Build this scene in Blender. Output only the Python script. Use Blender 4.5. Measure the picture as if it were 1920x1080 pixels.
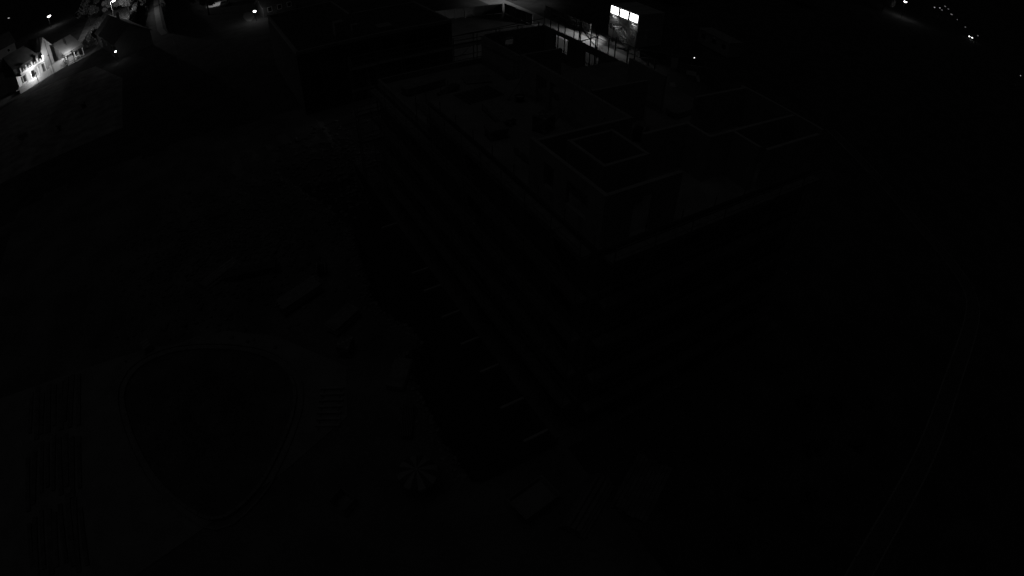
import bpy, bmesh, math, random
from mathutils import Vector, Matrix
random.seed(11)
R = math.radians
S = bpy.context.scene
COL = S.collection
for o in list(bpy.data.objects): bpy.data.objects.remove(o)

# ------------------------------------------------------------------ camera, sky, sun, exposure
CAM_H, PITCH, ROLL, HEAD, FPX = 31.0, R(42.2), R(0.73), R(30.75), 1081.0
cd = bpy.data.cameras.new('site_camera'); cam = bpy.data.objects.new('site_camera', cd); COL.objects.link(cam)
cam.location = (0, 0, CAM_H)
cam.rotation_euler = (Matrix.Rotation(-HEAD, 3, 'Z') @ Matrix.Rotation(math.pi/2 - PITCH, 3, 'X') @ Matrix.Rotation(ROLL, 3, 'Z')).to_euler()
cd.sensor_width = 36; cd.lens = 17.5; cd.clip_start = 0.1; cd.clip_end = 5000
cd.type = 'PANO'                                   # wide webcam lens: image radius grows with the angle
cd.panorama_type = 'FISHEYE_LENS_POLYNOMIAL'
cd.fisheye_fov = math.pi
cd.fisheye_polynomial_k0 = 0.0
cd.fisheye_polynomial_k1 = -1.0/(FPX/1920*36)
cd.fisheye_polynomial_k2 = cd.fisheye_polynomial_k3 = cd.fisheye_polynomial_k4 = 0.0
S.camera = cam

SKY = 0.00040
wd = bpy.data.worlds.new('World'); S.world = wd; wd.use_nodes = True
nt = wd.node_tree; bg = nt.nodes['Background']
sk = nt.nodes.new('ShaderNodeTexSky'); sk.sky_type = 'NISHITA'; sk.sun_disc = False
sk.sun_elevation = R(80); sk.sun_rotation = R(270)
bw = nt.nodes.new('ShaderNodeRGBToBW')             # monochrome night mode of the camera
nt.links.new(sk.outputs[0], bw.inputs[0]); nt.links.new(bw.outputs[0], bg.inputs[0])
bg.inputs[1].default_value = SKY
sd = bpy.data.lights.new('moon', 'SUN'); sun = bpy.data.objects.new('moon', sd); COL.objects.link(sun)
sd.energy = 0.0088; sd.angle = R(35)
sun.rotation_euler = (R(2), R(-9), 0)

S.render.engine = 'CYCLES'
S.cycles.use_denoising = True
S.cycles.max_bounces = 6; S.cycles.diffuse_bounces = 3
S.cycles.sample_clamp_indirect = 4.0
S.view_settings.view_transform = 'Standard'; S.view_settings.look = 'None'
S.view_settings.exposure = 0.0; S.view_settings.gamma = 1.0; S.view_settings.use_curve_mapping = False

# ------------------------------------------------------------------ materials (grey: the camera sees in monochrome)
M = {}
def mat(name, g, rough=.85, scale=2.0, amp=.3, bump=.0, metal=0.0, fine=14.0):
    m = bpy.data.materials.new(name); m.use_nodes = True
    n = m.node_tree.nodes; l = m.node_tree.links; b = n['Principled BSDF']
    b.inputs['Roughness'].default_value = rough; b.inputs['Metallic'].default_value = metal
    geo = n.new('ShaderNodeNewGeometry')
    a = n.new('ShaderNodeTexNoise'); a.inputs['Scale'].default_value = scale; a.inputs['Detail'].default_value = 6
    c = n.new('ShaderNodeTexNoise'); c.inputs['Scale'].default_value = scale*fine; c.inputs['Detail'].default_value = 3
    l.new(geo.outputs['Position'], a.inputs['Vector']); l.new(geo.outputs['Position'], c.inputs['Vector'])
    mx = n.new('ShaderNodeMath'); mx.operation = 'MULTIPLY_ADD'; mx.inputs[1].default_value = .35
    l.new(c.outputs['Fac'], mx.inputs[0]); l.new(a.outputs['Fac'], mx.inputs[2])
    mr = n.new('ShaderNodeMapRange'); mr.inputs[1].default_value = .42; mr.inputs[2].default_value = .92
    mr.inputs[3].default_value = g*(1-amp); mr.inputs[4].default_value = g*(1+amp)
    l.new(mx.outputs[0], mr.inputs[0]); l.new(mr.outputs[0], b.inputs['Base Color'])
    if bump:
        bp = n.new('ShaderNodeBump'); bp.inputs['Strength'].default_value = bump; bp.inputs['Distance'].default_value = .05
        l.new(mx.outputs[0], bp.inputs['Height']); l.new(bp.outputs[0], b.inputs['Normal'])
    M[name] = m
    return m
def emit(name, s):
    m = bpy.data.materials.new(name); m.use_nodes = True; n = m.node_tree.nodes
    b = n['Principled BSDF']; b.inputs['Base Color'].default_value = (.8, .8, .8, 1)
    b.inputs['Emission Color'].default_value = (1, 1, 1, 1); b.inputs['Emission Strength'].default_value = s
    M[name] = m
mat('soil', .17, .95, .22, .45, .6); mat('pit_soil', .05, .95, .3, .3, .5)  # near-black trench soil has the trench's shade put into its colour
mat('concrete', .36, .85, .8, .22, .15); mat('slab', .30, .9, .6, .3, .2); mat('concrete_fresh', .42, .85, 1.0, .18, .1)
mat('masonry', .19, .9, 1.5, .25, .2); mat('timber', .33, .8, 3.0, .35, .2); mat('dark_timber', .12, .85, 3.0, .3, .2)
mat('steel', .22, .45, 4.0, .2, 0, .6); mat('galv', .30, .5, 5.0, .25, 0, .5); mat('rubber', .03, .8, 2, .2)
mat('plank', .26, .85, 2.5, .35, .2); mat('white_paint', .72, .5, 1.2, .08); mat('container', .55, .5, .8, .1)
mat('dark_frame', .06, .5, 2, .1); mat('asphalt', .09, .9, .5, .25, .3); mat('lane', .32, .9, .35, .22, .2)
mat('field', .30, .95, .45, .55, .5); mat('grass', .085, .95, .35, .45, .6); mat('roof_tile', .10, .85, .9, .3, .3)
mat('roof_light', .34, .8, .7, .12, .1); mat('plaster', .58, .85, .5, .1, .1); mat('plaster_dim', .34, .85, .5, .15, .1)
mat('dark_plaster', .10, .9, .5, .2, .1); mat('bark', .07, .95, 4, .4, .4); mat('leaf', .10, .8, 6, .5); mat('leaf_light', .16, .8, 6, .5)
mat('leaf_lit', .28, .8, 6, .5); mat('old_plank', .17, .9, 1.5, .45, .3); mat('roof_dark', .11, .85, .7, .3, .3); mat('roof_mid', .2, .85, .7, .2, .2); mat('path', .115, .9, .5, .25, .2); mat('podium', .17, .9, .6, .25, .2); mat('tarp', .26, .55, 1.5, .15, .2); mat('cloth_light', .32, .8, 3, .1); mat('cloth_dark', .10, .8, 3, .1)  # brightest leaf tone has the street lamps' light put into it
mat('kerb', .25, .85, 1.2, .2, .2); mat('paving', .27, .9, .5, .25, .2); mat('pale_board', .6, .7, 2, .12)
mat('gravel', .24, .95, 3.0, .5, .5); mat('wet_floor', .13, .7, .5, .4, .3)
mat('car_paint', .7, .3, 1, .04); mat('hoarding', .17, .7, .6, .2)
g = mat('glass', .02, .06, 1, .05)
emit('window_glow', 9.0); emit('lamp_glow', 9.0); emit('lamp_small', 5.0); emit('lamp_faint', .14); emit('led', 2.2); emit('lamp_mid', .5); emit('headlight', 5.0)

# ------------------------------------------------------------------ helpers
def tag(o, label=None, cat=None, group=None, kind=None):
    if label: o['label'] = label
    if cat: o['category'] = cat
    if group: o['group'] = group
    if kind: o['kind'] = kind
    return o
def thing(name, loc, label, cat, group=None, rz=0.0):
    o = bpy.data.objects.new(name, None); COL.objects.link(o); o.empty_display_size = .3
    o.location = loc; o.rotation_euler = (0, 0, rz)
    return tag(o, label, cat, group)
_cube = {}; _cyl = {}
def cube_mesh(m):
    if m not in _cube:
        bm = bmesh.new(); bmesh.ops.create_cube(bm, size=1)
        me = bpy.data.meshes.new('unit_block'); bm.to_mesh(me); bm.free(); me.materials.append(M[m]); _cube[m] = me
    return _cube[m]
def cyl_mesh(m):
    if m not in _cyl:
        bm = bmesh.new(); bmesh.ops.create_cone(bm, cap_ends=True, segments=8, radius1=1, radius2=1, depth=1)
        me = bpy.data.meshes.new('unit_rod'); bm.to_mesh(me); bm.free(); me.materials.append(M[m])
        for p in me.polygons: p.use_smooth = len(p.vertices) == 4
        _cyl[m] = me
    return _cyl[m]
def block(name, m, parent, c, s, rz=0.0, rot=None):
    o = bpy.data.objects.new(name, cube_mesh(m)); COL.objects.link(o); o.parent = parent
    o.location = c; o.scale = s; o.rotation_euler = rot if rot else (0, 0, rz)
    return o
def rod(name, m, parent, a, b, r):
    a = Vector(a); b = Vector(b); d = b-a
    o = bpy.data.objects.new(name, cyl_mesh(m)); COL.objects.link(o); o.parent = parent
    o.location = (a+b)/2; o.scale = (r, r, d.length); o.rotation_euler = d.to_track_quat('Z', 'Y').to_euler()
    return o
class MB:
    def __init__(s): s.bm = bmesh.new()
    def box(s, x0, x1, y0, y1, z0, z1):
        v = [s.bm.verts.new(p) for p in ((x0,y0,z0),(x1,y0,z0),(x1,y1,z0),(x0,y1,z0),(x0,y0,z1),(x1,y0,z1),(x1,y1,z1),(x0,y1,z1))]
        for f in ((3,2,1,0),(4,5,6,7),(0,1,5,4),(1,2,6,5),(2,3,7,6),(3,0,4,7)): s.bm.faces.new([v[i] for i in f])
        return s
    def prism(s, pts, z0, z1):                                       # polygon in plan, counter-clockwise
        lo = [s.bm.verts.new((x, y, z0)) for x, y in pts]; hi = [s.bm.verts.new((x, y, z1)) for x, y in pts]
        s.bm.faces.new(hi); s.bm.faces.new(lo[::-1]); n = len(pts)
        for i in range(n): s.bm.faces.new((lo[i], lo[(i+1) % n], hi[(i+1) % n], hi[i]))
        return s
    def face(s, pts): s.bm.faces.new([s.bm.verts.new(p) for p in pts]); return s
    def solid(s, pts_a, pts_b):                                      # two matching polygons joined into a solid
        a = [s.bm.verts.new(p) for p in pts_a]; b = [s.bm.verts.new(p) for p in pts_b]; n = len(a)
        s.bm.faces.new(a); s.bm.faces.new(b[::-1])
        for i in range(n): s.bm.faces.new((a[(i+1) % n], a[i], b[i], b[(i+1) % n]))
        return s
    def lathe(s, prof, n=16, c=(0, 0, 0), smooth=True):
        rings = []
        for r, z in prof:
            rings.append([s.bm.verts.new((c[0]+r*math.cos(2*math.pi*k/n), c[1]+r*math.sin(2*math.pi*k/n), c[2]+z)) for k in range(n)])
        for a, b in zip(rings, rings[1:]):
            for k in range(n):
                f = s.bm.faces.new((a[k], a[(k+1) % n], b[(k+1) % n], b[k])); f.smooth = smooth
        return s
    def tube(s, pts, radii, n=7):
        rings = []
        for i, p in enumerate(pts):
            p = Vector(p); d = (Vector(pts[min(i+1, len(pts)-1)])-Vector(pts[max(i-1, 0)])).normalized()
            q = d.to_track_quat('Z', 'Y'); r = radii[i]
            rings.append([s.bm.verts.new(p+q @ Vector((r*math.cos(2*math.pi*k/n), r*math.sin(2*math.pi*k/n), 0))) for k in range(n)])
        for a, b in zip(rings, rings[1:]):
            for k in range(n):
                f = s.bm.faces.new((a[k], a[(k+1) % n], b[(k+1) % n], b[k])); f.smooth = True
        s.bm.faces.new(rings[0][::-1]); s.bm.faces.new(rings[-1])
        return s
    def bevel(s, w=.02, seg=2):
        bmesh.ops.bevel(s.bm, geom=[e for e in s.bm.edges], offset=w, segments=seg, affect='EDGES', profile=.6); return s
    def build(s, name, m, parent=None, loc=None, rz=None):
        bmesh.ops.recalc_face_normals(s.bm, faces=s.bm.faces)
        me = bpy.data.meshes.new(name); s.bm.to_mesh(me); s.bm.free(); me.materials.append(M[m])
        o = bpy.data.objects.new(name, me); COL.objects.link(o); o.parent = parent
        if loc: o.location = loc
        if rz is not None: o.rotation_euler = (0, 0, rz)
        return o
def sm(x, a, b):
    t = max(0., min(1., (x-a)/(b-a))); return t*t*(3-2*t)
def lerp_tab(t, tab):
    if t <= tab[0][0]: return tab[0][1]
    for (a, u), (b, v) in zip(tab, tab[1:]):
        if t <= b: return u+(v-u)*(t-a)/(b-a)
    return tab[-1][1]
from mathutils import noise
# ------------------------------------------------------------------ the ground
PIT = -2.6
def yard_edge(y):
    return lerp_tab(y, [(15.5, 6.8), (19, 6.5), (23, 6.8), (26.8, 7.2), (27.4, 9.0), (29, 8.7), (33.8, 7.2), (39, 7.9), (43.7, 8.7), (49, 6.9), (57, 5.0), (62, 3.5)]) + .25*noise.noise((0, y*.7, 3))
def zg(x, y):
    z = 0.0
    if -40 < x < 30 and 10 < y < 80:
        e = yard_edge(y)
        inp = sm(x, e-.25, e+.8)*(1-sm(x, 12.7, 12.75))*sm(y, 15.2, 16.3)*(1-sm(y, 52, 60))
        out = 1-inp
        if x < 12:
            rough = sm(y, 36, 41)*sm(x, -14, -6)*(1-sm(y, 62, 72))       # tipped earth at the far end of the yard
            z += out*rough*(.55+.75*noise.noise((x*.16, y*.16, .3))+.35*noise.noise((x*.6, y*.6, 1)))
            z += out*.05*noise.noise((x*.5, y*.5, 5))*(1-sm(abs(x+7.5), 9, 12) if 17 < y < 39 else 1)*0.5
        z += PIT*inp + inp*.2*noise.noise((x*.8, y*.8, 7))
    return z
def axis(parts):
    out = []
    for a, b, st in parts:
        n = max(1, round((b-a)/st)); out += [a+(b-a)*i/n for i in range(n)]
    return out+[parts[-1][1]]
xs = axis([(-2500, -400, 300), (-400, -60, 34), (-60, -20, 4), (-20, 13, .4), (13, 40, 3), (40, 120, 8), (120, 400, 40), (400, 3000, 300)])
ys = axis([(-400, -30, 60), (-30, 12, 4), (12, 62, .4), (62, 80, 1.5), (80, 240, 10), (240, 800, 60), (800, 3500, 300)])
bm = bmesh.new()
grid = [[bm.verts.new((x, y, zg(x, y))) for x in xs] for y in ys]
for j in range(len(ys)-1):
    for i in range(len(xs)-1):
        f = bm.faces.new((grid[j][i], grid[j][i+1], grid[j+1][i+1], grid[j+1][i])); f.smooth = True
        c = f.calc_center_median()
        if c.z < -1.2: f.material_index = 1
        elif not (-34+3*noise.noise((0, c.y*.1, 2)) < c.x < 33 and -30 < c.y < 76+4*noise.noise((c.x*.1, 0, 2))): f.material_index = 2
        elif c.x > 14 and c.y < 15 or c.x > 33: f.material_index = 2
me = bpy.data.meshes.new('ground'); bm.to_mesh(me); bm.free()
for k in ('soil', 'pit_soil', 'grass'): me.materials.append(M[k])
ground = bpy.data.objects.new('ground', me); COL.objects.link(ground); tag(ground, 'dark soil and grass of the building site, trench floor coloured for shade', None, None, 'structure')

def sheet(name, pts, m, z, label):
    b = MB(); b.face([(x, y, z) for x, y in pts]); o = b.build(name, m)
    for p in o.data.polygons:
        if p.normal.z < 0: p.flip()
    return tag(o, label, None, None, 'structure')
def strip(name, pts, w, m, z, label):
    b = MB(); L = []; Rr = []
    for i, p in enumerate(pts):
        a = Vector(pts[max(i-1, 0)]); c = Vector(pts[min(i+1, len(pts)-1)]); d = (c-a).normalized(); n = Vector((-d.y, d.x))
        q = Vector(p); L.append(b.bm.verts.new((*(q+n*w/2), z))); Rr.append(b.bm.verts.new((*(q-n*w/2), z)))
    for i in range(len(pts)-1): b.bm.faces.new((Rr[i], Rr[i+1], L[i+1], L[i]))
    return tag(b.build(name, m), label, None, None, 'structure')
def smooth_path(pts, n=5):
    out = []
    P = [Vector(p) for p in pts]
    for i in range(len(P)-1):
        p0, p1, p2, p3 = P[max(i-1, 0)], P[i], P[i+1], P[min(i+2, len(P)-1)]
        for k in range(n):
            t = k/n
            out.append(.5*((2*p1)+(p2-p0)*t+(2*p0-5*p1+4*p2-p3)*t*t+(3*p1-p0-3*p2+p3)*t**3))
    return [tuple(v) for v in out+[P[-1]]]
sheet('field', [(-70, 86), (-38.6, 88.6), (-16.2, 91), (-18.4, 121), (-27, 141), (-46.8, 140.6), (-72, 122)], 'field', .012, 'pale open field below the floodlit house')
sheet('yard_paving', [(-30, 19), (-18, 17.5), (-3.6, 21.6), (1.6, 23.8), (3.0, 28), (-1, 33.5), (-6, 37), (-15, 38), (-30, 39)], 'paving', .052, 'trodden paving round the kerbed loop')
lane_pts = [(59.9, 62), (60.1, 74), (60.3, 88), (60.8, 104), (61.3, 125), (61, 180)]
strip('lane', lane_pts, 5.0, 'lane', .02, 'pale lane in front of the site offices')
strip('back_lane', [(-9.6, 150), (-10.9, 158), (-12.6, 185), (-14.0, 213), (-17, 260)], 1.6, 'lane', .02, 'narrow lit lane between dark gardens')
strip('village_road', smooth_path([(340, 118), (292, 96), (266, 82), (249, 69.6), (228, 52), (204, 36), (170, 14), (140, -10)]), 7.0, 'asphalt', .02, 'distant village road with lamps along it')
sheet('bank', [(-20, 176), (-22.5, 245), (-42, 245), (-38, 176)], 'field', .014, 'bank at the top left, paler colour standing in for lamplight')  # sheet outlined as the lit area, brightness put into its colour
sheet('lamp_pool', [(11.0, 148.3), (12.2, 148.1), (12.9, 144.9), (12.8, 140.8), (11.4, 136.5), (10.6, 137.7), (10.2, 142.9)], 'lane', .02, 'pale ground patch standing for the pool of light under the garage lamp')  # pool of lamplight laid on the ground as a pale sheet
path_c = smooth_path([(74, 36), (68.6, 25), (63.7, 15.7), (60.5, 9), (57.6, 5.2), (53.4, 3.3), (44, 1.2), (34.6, -1), (23.5, -3), (12, -6)])
strip('footpath', path_c, 1.5, 'path', .02, 'curved footpath round the right side of the site')
for sgn in (-1, 1):
    for i in range(len(path_c)-1):
        a, b = Vector(path_c[i]), Vector(path_c[i+1]); d = (b-a); n = Vector((-d.y, d.x)).normalized()*sgn*.82
        c = (a+b)/2+n
        k = block('kerbstone', 'paving', bpy.data.objects['footpath'], (c.x, c.y, .05), (d.length*.97, .14, .14), math.atan2(d.y, d.x))

# kerbed loop (rounded triangle) in the yard
ringp = [(-14.3, 34.0), (-14.5, 32.3), (-13.7, 28.1), (-12.3, 24.1), (-10.6, 21.5), (-9.2, 20.1), (-7.6, 20.0), (-5.0, 21.6), (-2.6, 24.4), (-1.4, 26.5), (-1.0, 28.6), (-1.5, 30.6), (-2.7, 32.2), (-4.4, 33.6), (-7.2, 35.2), (-9.9, 36.1), (-12.2, 36.0), (-13.7, 35.2)]
loop = smooth_path(ringp+[ringp[0]], 4)
lo = sheet('loop_floor', loop[:-1], 'wet_floor', .072, 'dark floor inside the kerbed loop')
acc = 0; pts = [Vector(p) for p in loop]
def kerb_ring(scale, w, h, step, parent, name, z):
    c = Vector((-7.6, 28.5)); P = [c+(p-c)*scale for p in pts]
    seg = []; cur = P[0]; 
    for p in P[1:]:
        while (p-cur).length >= step:
            nx = cur+(p-cur).normalized()*step; seg.append((cur, nx)); cur = nx
    seg.append((cur, P[0]))
    for a, b in seg:
        d = b-a
        if d.length < .2: continue
        m = (a+b)/2
        block(name, 'kerb', parent, (m.x, m.y, z), (d.length*.96, w, h*random.uniform(.9, 1.1)), math.atan2(d.y, d.x))
kerb_ring(1.0, .22, .2, .95, lo, 'kerbstone', .16)
kerb_ring(1.085, .12, .12, 1.2, lo, 'edging_stone', .11)

# ------------------------------------------------------------------ the apartment block in raw concrete
BX0, BX1, BY0, BYM, BY1 = 14.2, 32.0, 16.0, 36.0, 48.0
ST = 2.9
bld = thing('apartment_block_shell', (BX0, BY0, 0), 'long raw concrete apartment block without a roof, top storey walls standing open', 'building')
def B(name, m, x0, x1, y0, y1, z0, z1):
    return block(name, m, bld, ((x0+x1)/2-BX0, (y0+y1)/2-BY0, (z0+z1)/2), (x1-x0, y1-y0, z1-z0))
for k in range(0, 6):
    y1 = BYM if k == 5 else BY1
    B('floor_slab', 'slab', BX0-.06, BX1+.06, BY0-.06, y1+.06, k*ST-.22, k*ST)
def wall_with_holes(name, m, axis_, pos, t, a0, a1, z0, z1, holes):
    """wall along x (axis_='x') or y; holes = (a,b,za,zb) cut out of it"""
    b = MB(); cuts = sorted(holes); cur = a0
    def add(p, q, za, zb):
        if q-p < .01 or zb-za < .01: return
        if axis_ == 'y': b.box(pos-BX0, pos+t-BX0, p-BY0, q-BY0, za, zb)
        else: b.box(p-BX0, q-BX0, pos-BY0, pos+t-BY0, za, zb)
    for (p, q, za, zb) in cuts:
        add(cur, p, z0, z1); add(p, q, z0, za); add(p, q, zb, z1); cur = q
    add(cur, a1, z0, z1)
    return b.build(name, m, bld)
for k in range(5):                                    # finished storeys with window openings
    z0, z1 = k*ST, (k+1)*ST-.22
    far = BY1 if k < 4 else BYM
    hl = []
    for i in range(9):
        y = 17.6+i*3.45
        w = 1.1 if i % 3 else 2.0
        za = z0+(.85 if i % 3 else .05)
        if y+w < far-.4: hl.append((y, y+w, za, z0+2.25))
    wall_with_holes('facade_wall', 'masonry', 'y', BX0, .3, BY0, far, z0, z1, hl)
    wall_with_holes('facade_wall', 'masonry', 'y', BX1-.3, .3, BY0, far, z0, z1, [h for h in hl])
    he = [(16.2+j*3.7, 16.2+j*3.7+(1.9 if j % 2 else 1.2), z0+(.05 if j % 2 else .85), z0+2.25) for j in range(4)]
    wall_with_holes('end_wall', 'masonry', 'x', BY0, .3, BX0+.3, BX1-.3, z0, z1, he)
    wall_with_holes('end_wall', 'masonry', 'x', far-.3, .3, BX0+.3, BX1-.3, z0, z1, he)
    for j in range(3):
        B('cross_wall', 'concrete', BX0+.3, BX1-.3, 21.7+j*6.0, 21.9+j*6.0, z0, z1)
    B('core_wall', 'concrete', 20.5, 20.7, BY0+.3, far-.3, z0, z1)
# far part: storey without its ceiling, floor at 11.6, back wall with two openings
Z4, Z5, ZT = 4*ST, 5*ST, 17.4
wall_with_holes('back_wall', 'concrete', 'y', BX1-.25, .25, BYM+.02, BY1, Z4, Z5, [(38.8, 41.0, Z4+.02, Z4+2.25), (43.6, 45.9, Z4+.9, Z4+2.55)])
wall_with_holes('far_wall', 'concrete', 'x', BY1-.25, .25, 25.2, BX1-.27, Z4, Z5, [(27.3, 28.3, Z4+1.4, Z4+2.3)])
B('inner_wall', 'concrete', 24.6, 24.8, 40.2, 47.6, Z4, Z5)
B('parapet', 'concrete', BX0, BX0+.22, BYM+.1, BY1, Z4, Z4+.55)
B('parapet', 'concrete', BX0+.24, 25.0, BY1-.22, BY1-.01, Z4, Z4+.55)
# attic storey walls, tops at 17.4
def aw(x0, x1, y0, y1, z0=Z5, z1=ZT, m='concrete_fresh'): return B('attic_wall', m, x0, x1, y0, y1, z0, z1)
wall_with_holes('attic_wall', 'concrete_fresh', 'y', 14.2, .22, 16.0, 22.3, Z5, ZT, [(17.2, 18.9, Z5+.85, Z5+2.2), (20.0, 20.9, Z5+.85, Z5+2.2)])   # left facade line
wall_with_holes('attic_wall', 'concrete_fresh', 'x', 15.98, .22, 14.44, 19.0, Z5, ZT, [(16.0, 17.3, Z5+.03, Z5+2.2)])   # near end
aw(14.44, 20.5, 21.8, 22.02)
aw(15.75, 15.95, 18.1, 21.2); aw(15.97, 18.5, 18.1, 18.3); aw(15.97, 18.5, 21.0, 21.2, z1=ZT-.02); aw(18.52, 18.72, 18.1, 21.2)
aw(19.9, 23.2, 19.9, 20.1); aw(23.22, 23.44, 18.1, 20.1); aw(23.46, 31.6, 18.1, 18.32)
aw(25.2, 25.42, 13.9+2.2, 18.08, z1=ZT-.01)
aw(26.0, 31.6, 15.98, 16.2, z1=ZT-.3)
wall_with_holes('attic_wall', 'concrete_fresh', 'y', 31.78, .22, 16.0, 23.0, Z5, ZT, [(18.9, 20.6, Z5+.85, Z5+2.2)]); aw(26.7, 31.76, 22.5, 22.72)
aw(21.0, 25.6, 25.9, 26.12)
wall_with_holes('attic_wall', 'concrete_fresh', 'y', 20.52, .22, 21.8, 33.8, Z5, ZT, [(28.8, 29.9, Z5, Z5+2.15), (30.3, 31.6, Z5, Z5+2.15)])
aw(20.76, 24.0, 33.58, 33.8)
aw(27.4, 27.6, 26.2, 30.0, z1=ZT-.04)
for (x, y, dx, dy) in [(14.44, 19.4, 1, 0), (15.0, 21.78, 0, -1), (17.2, 21.78, 0, -1), (19.6, 22.04, 0, 1), (20.5, 24.0, -1, 0), (20.5, 27.4, -1, 0), (20.5, 32.8, -1, 0), (22.5, 25.88, 0, -1), (24.6, 25.88, 0, -1),
                       (25.0, 18.34, 0, 1), (28.0, 18.34, 0, 1), (30.4, 18.34, 0, 1), (28.5, 22.48, 0, -1), (30.6, 22.48, 0, -1), (31.76, 18.0, -1, 0), (31.76, 21.6, -1, 0), (21.6, 19.88, 0, -1)]:
    rod('wall_prop', 'galv', bld, (x-BX0, y-BY0, Z5+2.0), (x+dx*1.5-BX0, y+dy*1.5-BY0, Z5+.03), .04)
    block('prop_foot', 'steel', bld, (x+dx*1.5-BX0, y+dy*1.5-BY0, Z5+.02), (.2, .2, .03))
for i in range(26):                                   # starter bars left standing in the wall tops
    y = 22.4+i*.42; rod('starter_bar', 'steel', bld, (20.63-BX0, y-BY0, ZT-.05), (20.63-BX0+random.uniform(-.03, .03), y-BY0, ZT+random.uniform(.3, .5)), .012)
# garage podium between block and pit, with short outrigger beams
B('podium', 'podium', 12.7, BX0-.08, BY0-.3, 56, PIT-.3, 0.03)
for y in (35.1, 32.6, 29.2, 26.0, 23.0, 19.6, 16.6, 42.5):
    x0 = 10.9 if y < 22 else 11.2
    B('outrigger_beam', 'concrete_fresh', x0, 12.68, y-.09, y+.09, -.2, .0)
B('foundation', 'concrete', BX0, BX1, BY0, BY1, PIT-.3, -.24)

# ------------------------------------------------------------------ scaffolds
def scaffold(name, label, ax, base, length, bays, lifts, z0, outward, rails=True, width=.8, extra=1.1, nb=None, k=1.0):
    """ax 'x' or 'y' = run; outward = +1/-1 side of the second row; lifts = deck heights; nb = bays reaching each lift"""
    t = thing(name, (base[0], base[1], z0), label, 'scaffold', 'scaffolds round the apartment block')
    bay = length/bays
    def pt(a, w, z): return (a, w*outward, z) if ax == 'x' else (w*outward, a, z)
    nb = nb or [bays]*len(lifts)
    for i in range(bays+1):
        top = max([l for l, n in zip(lifts, nb) if i <= n] or [lifts[0]])+extra-z0
        for w in (0, width):
            rod('standard', 'galv', t, pt(i*bay, w, 0), pt(i*bay, w, top), .032*k)
            block('base_plate', 'steel', t, pt(i*bay, w, .012), (.18, .18, .024))
    for l, n in zip(lifts, nb):
        z = l-z0
        for i in range(n):
            a, b = i*bay, (i+1)*bay
            for q in range(2):
                w = .02+(q+.5)*(width-.04)/2
                sz = (bay-.05, (width-.08)/2, .05) if ax == 'x' else ((width-.08)/2, bay-.05, .05)
                block('deck_board', 'plank', t, pt((a+b)/2, w, z+random.uniform(0, .006)), sz)
            rod('ledger', 'galv', t, pt(a, width, z-.06), pt(b, width, z-.06), .024*k)
            if rails:
                rod('guard_rail', 'galv', t, pt(a, width+.04, z+1.0), pt(b, width+.04, z+1.0), .024*k)
                block('toe_board', 'plank', t, pt((a+b)/2, width-.03, z+.11), (bay-.06, .03, .16) if ax == 'x' else (.03, bay-.06, .16))
                rod('guard_rail', 'galv', t, pt(a, width+.04, z+.5), pt(b, width+.04, z+.5), .024*k)
            rod('transom', 'galv', t, pt(a, 0, z-.06), pt(a, width, z-.06), .022)
    for i in range(0, bays, 4):
        for l0, l1 in zip([z0]+lifts, lifts):
            rod('brace', 'galv', t, pt(i*bay, width+.06, l0-z0+.1), pt((i+1)*bay, width+.06, l1-z0-.1), .022)
    return t
LF = [2.6, 5.5, 8.4, 11.3, 14.2]
scaffold('scaffold', 'long tube scaffold with plank decks along the left facade above the dark trench', 'y', (13.98, 16.1), 31.9, 13, LF, .03, -1, nb=[13, 13, 13, 13, 8])
scaffold('scaffold', 'tube scaffold with plank decks across the near end wall of the block', 'x', (14.3, 15.72), 17.6, 7, LF, .0, -1)
sc3 = scaffold('scaffold', 'scaffold behind the back wall, its railings dark against the lit lane', 'y', (32.3, 33.0), 15.6, 6, [2.6, 5.5, 8.4, 11.0], .0, 1, extra=4.9, k=1.7)
for i in range(6):
    for z in (15.0, 15.5): rod('guard_rail', 'galv', sc3, (.84, i*2.6, z), (.84, (i+1)*2.6, z), .038)
for a, b in (((.86, 7.8, 13.9), (.86, 10.4, 15.2)), ((.86, 10.4, 13.9), (.86, 7.8, 15.2))): rod('brace', 'galv', sc3, a, b, .05)
for y in (7.8, 10.4): rod('ladder_frame', 'galv', sc3, (.9, y+.35, 12.0), (.9, y+.35, 16.1), .06)
scaffold('scaffold', 'far end scaffold whose dark top rail crosses behind the open floor', 'x', (12.0, 48.3), 20.0, 8, [2.6, 5.5, 8.4, 11.3, 13.4], .0, 1, extra=1.15, k=1.6)

# ------------------------------------------------------------------ loose material on the open floor of the block
def beam_stack(loc, rz, n, rows, L, label, m='timber', w=.16, h=.2, name='beam_stack', part='beam', cat='timber', group=None):
    t = thing(name, loc, label, cat, group, rz)
    for r in range(rows):
        for i in range(n):
            block(part, m, t, (random.uniform(-.12, .12), (i-(n-1)/2)*w*1.12, h*.5+.08+r*h*1.05), (L*random.uniform(.96, 1), w, h))
    for x in (-.32, .32): block('bearer', 'dark_timber', t, (x*L, 0, .04), (.1, n*w*1.1, .08))
    return t
beam_stack((17.2, 44.5, Z4), 0.15, 7, 3, 3.9, 'stack of pale formwork beams at the far left of the open floor')
beam_stack((16.0, 40.6, Z4), 1.45, 6, 2, 3.0, 'short low stack of boards beside the open floor parapet', 'plank', .2, .06, 'board_stack', 'board')
beam_stack((20.8, 39.4, Z4), 0.05, 5, 3, 4.5, 'long beams stacked in the middle of the open floor')
beam_stack((17.0, 30.6, Z5), 1.5, 6, 2, 3.2, 'beams lying on the attic floor in front of the two doorways')
beam_stack((15.7, 24.6, Z5), 1.57, 4, 2, 2.6, 'small stack of beams at the facade edge of the attic floor')
beam_stack((22.2, 44.0, Z4), -.3, 8, 1, 2.4, 'loose single layer of boards near the far wall', 'plank', .22, .05, 'board_stack', 'board')
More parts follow.
